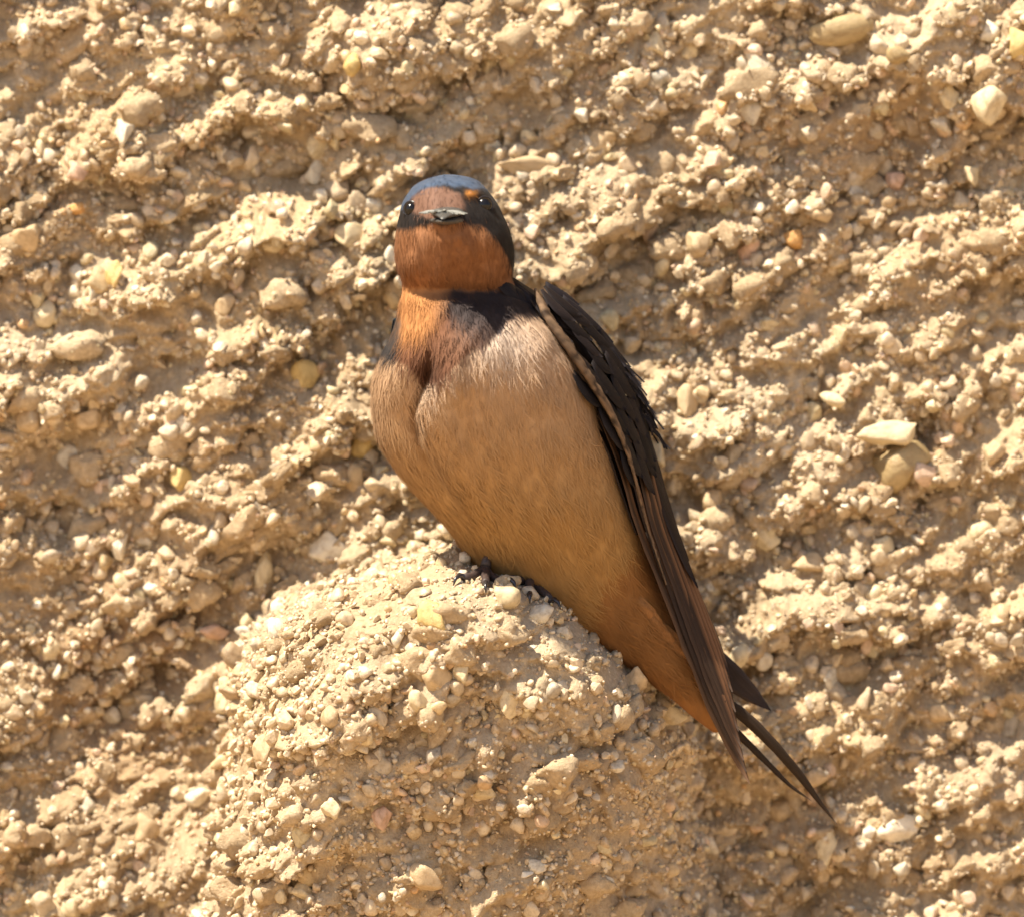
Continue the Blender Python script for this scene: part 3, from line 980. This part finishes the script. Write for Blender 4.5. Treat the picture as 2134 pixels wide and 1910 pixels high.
def make_near_wing():
    NT, NU = 70, 15
    t = np.linspace(0, 0.55, NT); u = np.linspace(0.05, 0.97, NU)
    T, U = np.meshgrid(t, u, indexing='ij')
    top, n = wing_pt(T.ravel(), U.ravel(), -0.0004)
    bot = top - n * (0.0032 * (1 - t[:, None].repeat(NU, 1).ravel() / 0.56) ** 0.7 * np.sin(np.pi * np.clip(U.ravel(), 0.02, 0.98)) + 0.0003)[:, None]
    V = np.concatenate([top, bot]); o2 = NT * NU; F = []
    for i in range(NT - 1):
        for k in range(NU - 1):
            a = i * NU + k
            F.append((a, a + NU, a + NU + 1, a + 1)); F.append((o2 + a, o2 + a + 1, o2 + a + NU + 1, o2 + a + NU))
        for a in (i * NU, i * NU + NU - 1):
            F.append((a, a + NU, o2 + a + NU, o2 + a))
    for i in (0, NT - 1):
        for k in range(NU - 1):
            a = i * NU + k; F.append((a, a + 1, o2 + a + 1, o2 + a))
    C = np.ones((len(V), 3)) * np.array((0.035, 0.024, 0.019))
    me = np_mesh('wing', V, np.array(F), True, C)
    me.uv_layers.new(name='UVMap')
    w = bird_part('wing', me, M_FEATHER, label='folded dark brown wing with buff scaled leading edge')
    W0 = Vector((0, 0, 0))

    def put(name, pts, width, nor, col, edge, **kw):
        return bird_part(name, feather_mesh(pts, width, nor, col, edge, **kw), M_FEATHER, w)

    # primaries, stacked; the outermost lies along the inner edge and is longest
    for k in range(8):
        f = k / 7.0
        ts = np.linspace(0.30 + 0.02 * k, 1.0 - 0.028 * k, 7)
        u0 = 0.10 + 0.75 * f
        us = u0 + (0.52 - u0) * np.clip((ts - 0.55) / 0.45, 0, 1) * 0.55
        pts, nn = wing_pt(ts, us, 0.0004 + 0.00028 * k)
        c = np.array((0.034, 0.020, 0.013)) * random.uniform(0.8, 1.15)
        put('primary_feather', pts, 0.0062 - 0.0002 * k, nn, c, c * (2.0 if k in (0, 2) else 1.4) + (0.05 if k == 0 else 0.0) * np.array((1, 0.5, 0.2)),
            n=20, tip=0.42, root=0.25, camber=0.18, shaft=(0.20, 0.10, 0.05))
    # secondaries and tertials towards the back edge
    for k in range(7):
        f = k / 6.0
        ts = np.linspace(0.16 + 0.012 * k, 0.66 - 0.045 * k, 6)
        us = np.full(6, 0.62 + 0.36 * f) + np.linspace(0, 0.05, 6)
        pts, nn = wing_pt(ts, us, 0.0022 + 0.0002 * k)
        pts[-2:] += nn[-2:] * 0.0007
        c = np.array((0.018, 0.012, 0.010)) * random.uniform(0.8, 1.2)
        put('secondary_feather', pts, 0.0075, nn, c, c * 1.8, n=14, tip=0.35, root=0.2, camber=0.2)
    # coverts: overlapping rows, ruffled along the back edge
    for row in range(9):
        t0 = 0.37 - row * 0.042
        m = 5 + (row % 2)
        for k in range(m):
            u = (k + 0.5 * (row % 2) + 0.3) / m + random.uniform(-.04, .04)
            if u > (1.05 if row < 6 else 0.72):
                continue
            ln = random.uniform(0.085, 0.12) * (0.8 if row > 5 else 1)
            ts = np.linspace(t0, t0 + ln, 5)
            ruff = max(0, u - 0.6) * 2.2
            us = u + np.linspace(0, 1, 5) * (0.03 + 0.08 * ruff * random.uniform(0.3, 1.2))
            pts, nn = wing_pt(np.clip(ts, 0, 1), us, 0.0022 + 0.00012 * row)
            pts += nn * (np.linspace(0, 1, 5)[:, None] ** 2) * (0.0002 + 0.0012 * ruff * random.random())
            c = np.array((0.011, 0.008, 0.008)) * random.uniform(0.7, 1.5)
            if u > 0.5:
                c = c * np.array((0.85, 0.95, 1.15))
            put('covert_feather', pts, random.uniform(0.0052, 0.0070) * (0.85 if row > 5 else 1), nn, c, c * random.uniform(1.1, 1.5), n=9, tip=0.45, root=0.3, camber=0.25)
    # scaled leading edge: small buff-fringed coverts
    NT2, NA2 = 90, 14
    tt = np.linspace(0.015, 0.64, NT2)
    cen, nn = wing_pt(tt, np.full(NT2, 0.05), np.interp(tt, [0, 0.3, 0.45, 0.64], [0.0040, 0.0038, 0.0030, 0.0016]))
    ax = np.gradient(cen, axis=0); ax /= np.linalg.norm(ax, axis=1, keepdims=True)
    bb = np.cross(ax, nn)
    wd = np.interp(tt, [0.015, 0.05, 0.15, 0.30, 0.42, 0.64], [0.0010, 0.0030, 0.0036, 0.0026, 0.0013, 0.0004])
    ring = np.linspace(0, 2 * np.pi, NA2, endpoint=False)
    Q = np.stack([cen + bb * (wd * math.cos(x) * 0.5)[:, None] + nn * (wd * 0.28 * math.sin(x))[:, None] for x in ring], 1)
    tp = np.repeat(tt[:, None], NA2, 1); rp = np.repeat(np.cos(ring)[None], NT2, 0)
    d_, v_ = cells2(tp * 62, rp * 1.1 + tp * 30, 8)
    Q = Q + nn[:, None, :] * (0.00035 * np.clip(1 - d_ * 1.5, 0, 1))[..., None]
    mot = sstep(0.75, 0.35, d_) * (0.55 + 0.6 * v_)
    cq = np.array((0.045, 0.028, 0.018)) * (1 - mot[..., None]) + np.array((0.21, 0.135, 0.08)) * mot[..., None]
    i, j = np.meshgrid(np.arange(NT2 - 1), np.arange(NA2), indexing='ij'); j2 = (j + 1) % NA2
    F = np.stack([i * NA2 + j, i * NA2 + j2, (i + 1) * NA2 + j2, (i + 1) * NA2 + j], -1).reshape(-1, 4)
    caps = [(q0, q0 + k, q0 + k + 1, q0 + k + 2) for q0 in (0, (NT2 - 1) * NA2) for k in range(1, NA2 - 2, 2)]
    me = np_mesh('leading_edge', Q.reshape(-1, 3), np.concatenate([F, np.array(caps)]), True, cq.reshape(-1, 3))
    me.uv_layers.new(name='UVMap')
    bird_part('leading_edge', me, M_FEATHER, w)
    for k in range(26):
        t0 = 0.02 + k * 0.014 + random.uniform(-.006, .006)
        ts = np.linspace(t0, t0 + random.uniform(0.05, 0.07), 4)
        us = np.linspace(0.10, 0.17, 4) + random.uniform(-.02, .03)
        pts, nn = wing_pt(ts, us, 0.0021)
        b = random.uniform(0.7, 1.1)
        put('marginal_covert', pts, random.uniform(0.0034, 0.0046), nn, np.array((0.055, 0.034, 0.021)) * b, np.array((0.085, 0.054, 0.033)) * b, n=7, tip=0.5, root=0.4,
            camber=0.3, shaft=np.array((0.05, 0.03, 0.02)) * b)
    # loose wisps at the back edge of the shoulder
    for k in range(44):
        t0 = random.uniform(0.05, 0.36)
        pts, nn = wing_pt(np.linspace(t0, t0 + 0.075, 4), np.linspace(0.90, 1.0 + random.uniform(0.06, 0.34), 4), 0.0022)
        pts += nn * (np.linspace(0, 1, 4)[:, None] ** 2) * random.uniform(0, 0.003)
        c = np.array((0.022, 0.018, 0.020)) * random.uniform(0.8, 1.6)
        put('scapular_feather', pts, random.uniform(0.0009, 0.0022), nn, c, c * 1.6, n=7, tip=0.6, root=0.3)
    # spiky ruffled ends standing off the back edge
    for k in range(60):
        t0 = random.uniform(0.06, 0.36)
        p0, nn = wing_pt(t0, random.uniform(0.55, 0.98), 0.002)
        p1, _ = wing_pt(t0 + 0.05, 0.9, 0.002)
        ax = p1[0] - p0[0]; ax /= np.linalg.norm(ax)
        out = np.array((0.9, 0.1, 0.25)); ang = random.uniform(0.0, 0.26)
        dr = np.array((0.50, 0.12, -0.86)) * math.cos(ang) + out * math.sin(ang)
        ln = random.uniform(0.0045, 0.0085)
        pts = np.array([p0[0] - dr * 0.002, p0[0] + dr * ln * 0.5 + nn[0] * 0.0006, p0[0] + dr * ln + nn[0] * random.uniform(-0.0005, 0.0012)])
        c = np.array((0.010, 0.008, 0.009)) * random.uniform(0.7, 1.7)
        put('scapular_feather', pts, random.uniform(0.0007, 0.0016), nn[0], c, c * 1.5, n=7, tip=0.75, root=0.3)
    # mantle feathers closing the gap between neck and wing
    for k in range(34):
        x0 = random.uniform(1030, 1150); y0 = 566 + (x0 - 1030) * 0.48 + random.uniform(0, 46)
        dp = -0.0585 + (x0 - 1030) * 4e-5 + (600 - y0) * -3e-5
        pts = np.array([P(x0 - 16, y0 - 8, dp + 0.004), P(x0 + 24, y0 + 26, dp - 0.0012), P(x0 + 58, y0 + 66, dp - 0.0006 + random.uniform(-0.001, 0.001))])
        c = np.array((0.014, 0.011, 0.012)) * random.uniform(0.7, 1.6)
        put('mantle_feather', pts, random.uniform(0.003, 0.0048), (0.55, -0.7, 0.45), c, c * 1.7, n=8, tip=0.5, root=0.4, camber=0.3)
    return w


make_near_wing()


def make_far_wing():
    """the other wing: shoulder edge shows beside the throat, its tip beyond the near wing"""
    path = np.array([P(*p) for p in [(866, 590, -0.0400), (846, 660, -0.0380), (858, 760, -0.0290), (900, 870, -0.0235), (1020, 990, -0.0205),
                                     (1180, 1120, -0.0200), (1350, 1255, -0.0215), (1500, 1385, -0.0240), (1606, 1480, -0.0260)]])
    n = 40
    c = spline(path, n)
    s = np.linspace(0, 1, n)
    t = np.gradient(c, axis=0); t /= np.linalg.norm(t, axis=1, keepdims=True)
    nor = np.stack([-0.75 + 0.75 * s, 0.55 + 0.1 * s, 0.2 + 0 * s], 1)
    nor -= t * (nor * t).sum(1, keepdims=True); nor /= np.linalg.norm(nor, axis=1, keepdims=True)
    b = np.cross(t, nor)
    w = np.interp(s, [0, 0.1, 0.3, 0.6, 0.9], [0.004, 0.010, 0.013, 0.010, 0.004])
    m = 30
    na = 14
    ang = np.linspace(0, 2 * np.pi, na, endpoint=False)
    V = np.stack([c[:m] + b[:m] * (w[:m] * math.cos(x) * 0.5)[:, None] + nor[:m] * (w[:m] * 0.10 * math.sin(x))[:, None] for x in ang], 1)
    i, j = np.meshgrid(np.arange(m - 1), np.arange(na), indexing='ij'); j2 = (j + 1) % na
    F = np.stack([i * na + j, i * na + j2, (i + 1) * na + j2, (i + 1) * na + j], -1).reshape(-1, 4)
    caps = [(q0 + 0, q0 + k, q0 + k + 1, q0 + k + 2) for q0 in (0, (m - 1) * na) for k in range(1, na - 2, 2)]
    F = np.concatenate([F, np.array(caps)])
    me = np_mesh('wing', V.reshape(-1, 3), F, True, np.ones((m * na, 3)) * np.array((0.018, 0.030, 0.040)))
    me.uv_layers.new(name='UVMap')
    o = bird_part('wing', me, M_FEATHER, label='far folded wing with glossy blue black shoulder')
    for k in range(7):
        a0 = 0.32 + 0.02 * k; a1 = 1.0 - 0.035 * k
        q = np.linspace(a0, a1, 7)
        off = (k - 2.0) * 0.0009 * (1 - q)[:, None] / 0.6
        bb = np.stack([np.interp(q, s, b[:, x]) for x in range(3)], 1); nn = np.stack([np.interp(q, s, nor[:, x]) for x in range(3)], 1)
        pts = np.stack([np.interp(q, s, c[:, x]) for x in range(3)], 1) + bb * off + nn * (0.0004 * k + 0.0004)
        cc = np.array((0.040, 0.028, 0.022)) * random.uniform(0.85, 1.2)
        bird_part('primary_feather', feather_mesh(pts, 0.0068, nn, cc, cc * 1.7, n=18, tip=0.25, root=0.25), M_FEATHER, o)
    for k in range(12):
        q = np.linspace(0.02 + 0.02 * k, 0.12 + 0.02 * k, 4)
        bb = np.stack([np.interp(q, s, b[:, x]) for x in range(3)], 1); nn = np.stack([np.interp(q, s, nor[:, x]) for x in range(3)], 1)
        pts = np.stack([np.interp(q, s, c[:, x]) for x in range(3)], 1) + bb * random.uniform(-0.003, 0.003) + nn * 0.0009
        cc = np.array((0.016, 0.034, 0.048)) * random.uniform(0.8, 1.3)
        bird_part('covert_feather', feather_mesh(pts, 0.0050, nn, cc, cc * 1.6, n=8), M_FEATHER, o)


make_far_wing()


def front_y(px, py):
    """depth of the front skin at a photo pixel"""
    m = (BN[..., 1] < 0)
    d = np.where(m, (BPX - px) ** 2 + (BPY - py) ** 2, 1e9)
    return BV.reshape(-1, 3)[d.argmin()][1]


def make_tail():
    root = np.array([P(1290, 1270, -0.040), P(1400, 1385, -0.0385), P(1480, 1470, -0.0375), P(1508, 1502, -0.037)])
    n = 14
    c = spline(root, n); s = np.linspace(0, 1, n)
    t = np.gradient(c, axis=0); t /= np.linalg.norm(t, axis=1, keepdims=True)
    nor = np.array((-0.35, -0.9, -0.15)); nor = nor - t * (t @ nor)[:, None]; nor /= np.linalg.norm(nor, axis=1, keepdims=True)
    b = np.cross(t, nor)
    w = np.interp(s, [0, 0.5, 1], [0.0085, 0.0075, 0.004]); na = 12
    V = np.stack([c + b * (w * 0.5 * math.cos(x))[:, None] + nor * (w * 0.16 * math.sin(x))[:, None] for x in np.linspace(0, 2 * np.pi, na, endpoint=False)], 1)
    i, j = np.meshgrid(np.arange(n - 1), np.arange(na), indexing='ij'); j2 = (j + 1) % na
    F = np.stack([i * na + j, i * na + j2, (i + 1) * na + j2, (i + 1) * na + j], -1).reshape(-1, 4)
    caps = [(q0, q0 + k, q0 + k + 1, q0 + k + 2) for q0 in (0, (n - 1) * na) for k in range(1, na - 2, 2)]
    F = np.concatenate([F, np.array(caps)])
    me = np_mesh('tail', V.reshape(-1, 3), F, True, np.ones((n * na, 3)) * np.array((0.10, 0.055, 0.03)))
    me.uv_layers.new(name='UVMap')
    tail = bird_part('tail', me, M_FEATHER, label='long forked dark tail with two thin streamers')
    dk = np.array((0.024, 0.016, 0.011)); nrm = np.array((-0.35, -0.9, -0.15))
    spec = [([(1380, 1360, -.0375), (1450, 1440, -.0375), (1532, 1478, -.0375), (1600, 1540, -.0365), (1656, 1602, -.0345), (1706, 1668, -.0320), (1744, 1716, -.0305)], 0.0031, 'streamer', 0.85),
            ([(1375, 1370, -.0370), (1450, 1450, -.0365), (1520, 1512, -.0355), (1566, 1556, -.0345), (1610, 1600, -.0335), (1649, 1638, -.0325), (1692, 1668, -.0315)], 0.0021, 'streamer', 0.85)]
    for k in range(8):
        f = k / 7 - 0.5
        spec.append(([(1350 + 30 * f, 1340 - 20 * f, -.0385), (1440 + 26 * f, 1432 - 30 * f, -.0385), (1500 + 40 * f + 6 * k % 5, 1490 - 40 * f, -.038 + 0.0003 * k)], 0.0050, 'tail_feather', 0.4))
    for pts, wd, nm, tip in spec:
        q = np.array([P(*p) for p in pts])
        cc = dk * random.uniform(0.85, 1.2)
        bird_part(nm, feather_mesh(q, wd, nrm, cc, cc * 1.8, n=24 if nm == 'streamer' else 12, tip=tip, root=0.15, camber=0.1), M_FEATHER, tail)
    # rufous under-tail coverts lying over the tail root
    for k in range(26):
        f = random.uniform(-1, 1)
        x0 = random.uniform(1310, 1400); y0 = 1232 + (x0 - 1310) * 1.15 + 16 * f
        pts = np.array([P(xx, yy, front_y(xx, yy) - up) for xx, yy, up in ((x0 + 14 * f, y0 - 14 * f, -0.0006), (x0 + 26 + 12 * f, y0 + 34 - 12 * f, 0.0001), (x0 + 52 + 10 * f, y0 + 66 - 10 * f, 0.0001))])
        cc = np.array((0.28, 0.125, 0.04)) * random.uniform(0.85, 1.15)
        bird_part('undertail_covert', feather_mesh(pts, 0.0034, nrm, cc, cc * 1.1, n=8, shaft=cc * 0.9), M_FEATHER, tail)


make_tail()


def lathe_path(pts, radii, na=12, flat=1.0, up=(0, 0, 1)):
    c = spline(pts, len(radii) if len(radii) > len(pts) else len(pts))
    n = len(c)
    r = np.interp(np.linspace(0, 1, n), np.linspace(0, 1, len(radii)), radii)
    t = np.gradient(c, axis=0); t /= np.linalg.norm(t, axis=1, keepdims=True)
    u = np.asarray(up, float) - t * (t @ np.asarray(up, float))[:, None]; u /= np.linalg.norm(u, axis=1, keepdims=True)
    b = np.cross(t, u)
    V = np.stack([c + b * (r * math.cos(x))[:, None] + u * (r * flat * math.sin(x))[:, None] for x in np.linspace(0, 2 * np.pi, na, endpoint=False)], 1)
    i, j = np.meshgrid(np.arange(n - 1), np.arange(na), indexing='ij'); j2 = (j + 1) % na
    F = np.stack([i * na + j, i * na + j2, (i + 1) * na + j2, (i + 1) * na + j], -1).reshape(-1, 4)
    caps = [(q0, q0 + k, q0 + k + 1, q0 + k + 2) for q0 in (0, (n - 1) * na) for k in range(1, na - 2, 2)]
    return V.reshape(-1, 3), np.concatenate([F, np.array(caps)])


def make_face():
    y0 = front_y(926, 450)
    # bill: short, broad and flat, pointing at the viewer and a little down-left
    up_pts = [P(932, 442, y0 + 0.0030), P(929, 446, y0 - 0.0012), P(925, 451, y0 - 0.0046), P(922, 457, y0 - 0.0072)]
    v, f = lathe_path(up_pts, [0.0037, 0.0035, 0.0031, 0.0024, 0.0016, 0.0009, 0.0003], 16, 0.34)
    beak = bird_part('beak', np_mesh('beak', v, f), M_BEAK, label='short broad grey beak')
    lo = [P(932, 458, y0 + 0.0030), P(929, 461, y0 - 0.0012), P(925, 462, y0 - 0.0042), P(922, 462, y0 - 0.0062)]
    v, f = lathe_path(lo, [0.0040, 0.0038, 0.0033, 0.0026, 0.0017, 0.0009, 0.0004], 16, 0.26)
    bird_part('lower_mandible', np_mesh('lower_mandible', v, f), M_BEAK, beak)
    # pale bristles at the base of the bill
    for k in range(11):
        f = (k - 5) / 5.0
        a = P(924 + 10 * f, 443 - 2 * abs(f), y0 - 0.0016 - 0.0009 * (1 - abs(f)))
        d = np.array((0.0042 * f + 0.0004 * random.uniform(-1, 1), -0.0016 + 0.0012 * abs(f), -0.0007 * abs(f) + random.uniform(-0.0002, 0.0005)))
        c = np.array((0.30, 0.30, 0.27)) * random.uniform(0.6, 1.2)
        bird_part('bill_bristle', feather_mesh([a - d * 0.2, a + d * 0.5 + np.array((0, 0, 0.0003)), a + d], 0.0010, (0, -0.6, 0.8), c, c, n=6, tip=0.6, shaft=c), M_FEATHER, beak)
    for (px, py, r) in ((858, 436, 0.0017), (1008, 428, 0.0019)):
        c = P(px, py, front_y(px, py) + 0.0010)
        sv, sf = icosphere(3)
        me = np_mesh('eye', sv * r + c, sf)
        e = bird_part('eye', me, M_EYE)
        v = []; na, nb = 28, 8
        nr = np.array(((px - 935) / 180.0, -0.85, 0.1)); nr /= np.linalg.norm(nr)
        a1 = np.cross(nr, (0, 0, 1)); a1 /= np.linalg.norm(a1); a2 = np.cross(a1, nr)
        for i in range(na):
            A = 2 * math.pi * i / na; rad = a1 * math.cos(A) + a2 * math.sin(A)
            for k in range(nb):
                B = 2 * math.pi * k / nb
                v.append(c + nr * (r * 0.35) + rad * (r * 0.98 + 0.00018 * math.cos(B)) + nr * 0.00018 * math.sin(B))
        i, j = np.meshgrid(np.arange(na), np.arange(nb), indexing='ij')
        F = np.stack([i * nb + j, ((i + 1) % na) * nb + j, ((i + 1) % na) * nb + (j + 1) % nb, i * nb + (j + 1) % nb], -1).reshape(-1, 4)
        bird_part('eyelid', np_mesh('eyelid', np.array(v), F), M_CLAW, e)


make_face()


def make_feet():
    for (px, yd, bx) in ((1012, -0.0470, 1020), (1104, -0.0450, 1110)):
        x = P(px, 1180, yd)[0]
        loc, nor, i, d = BVH.ray_cast(Vector((x, yd, 0.06)), Vector((0, 0, -1)))
        # ignore anything above the outcrop
        zt = loc.z if loc is not None else P(px, 1180, yd)[2]
        base = np.array((x, yd, zt + 0.0016))
        top = P(bx, 1120, -0.046); top[2] = max(top[2], zt + 0.006)
        v, f = lathe_path([top, (top + base) / 2 + np.array((0, 0.001, 0)), base], [0.0016, 0.0011, 0.0010, 0.0010, 0.0013], 10)
        foot = bird_part('foot', np_mesh('foot', v, f), M_FOOT)
        for ang, ln in ((-38, 0.0080), (0, 0.0095), (36, 0.0080), (180, 0.0075)):
            dr = np.array((math.sin(math.radians(ang)), -math.cos(math.radians(ang)), 0))
            pts = []
            for q in (0, 0.35, 0.7, 1.0):
                p = base + dr * ln * q
                l2, n2, i2, d2 = BVH.ray_cast(Vector((p[0], p[1], zt + 0.006)), Vector((0, 0, -1)))
                zz = l2.z if l2 is not None else zt
                zz = max(min(zz, zt + 0.002), zt - 0.006 * q)
                pts.append(np.array((p[0], p[1], zz + 0.0009)))
            v, f = lathe_path(pts, [0.0011, 0.0010, 0.00105, 0.0009, 0.0010, 0.0008], 10)
            toe = bird_part('toe', np_mesh('toe', v, f), M_FOOT, foot)
            e = pts[-1]; q = dr * 0.0034
            v, f = lathe_path([e - q * 0.1, e + q * 0.45 + np.array((0, 0, 0.0004)), e + q * 0.85 + np.array((0, 0, -0.0006)), e + q + np.array((0, 0, -0.0018))],
                              [0.0007, 0.0006, 0.0004, 0.00012], 8)
            bird_part('claw', np_mesh('claw', v, f), M_CLAW, foot)


make_feet()
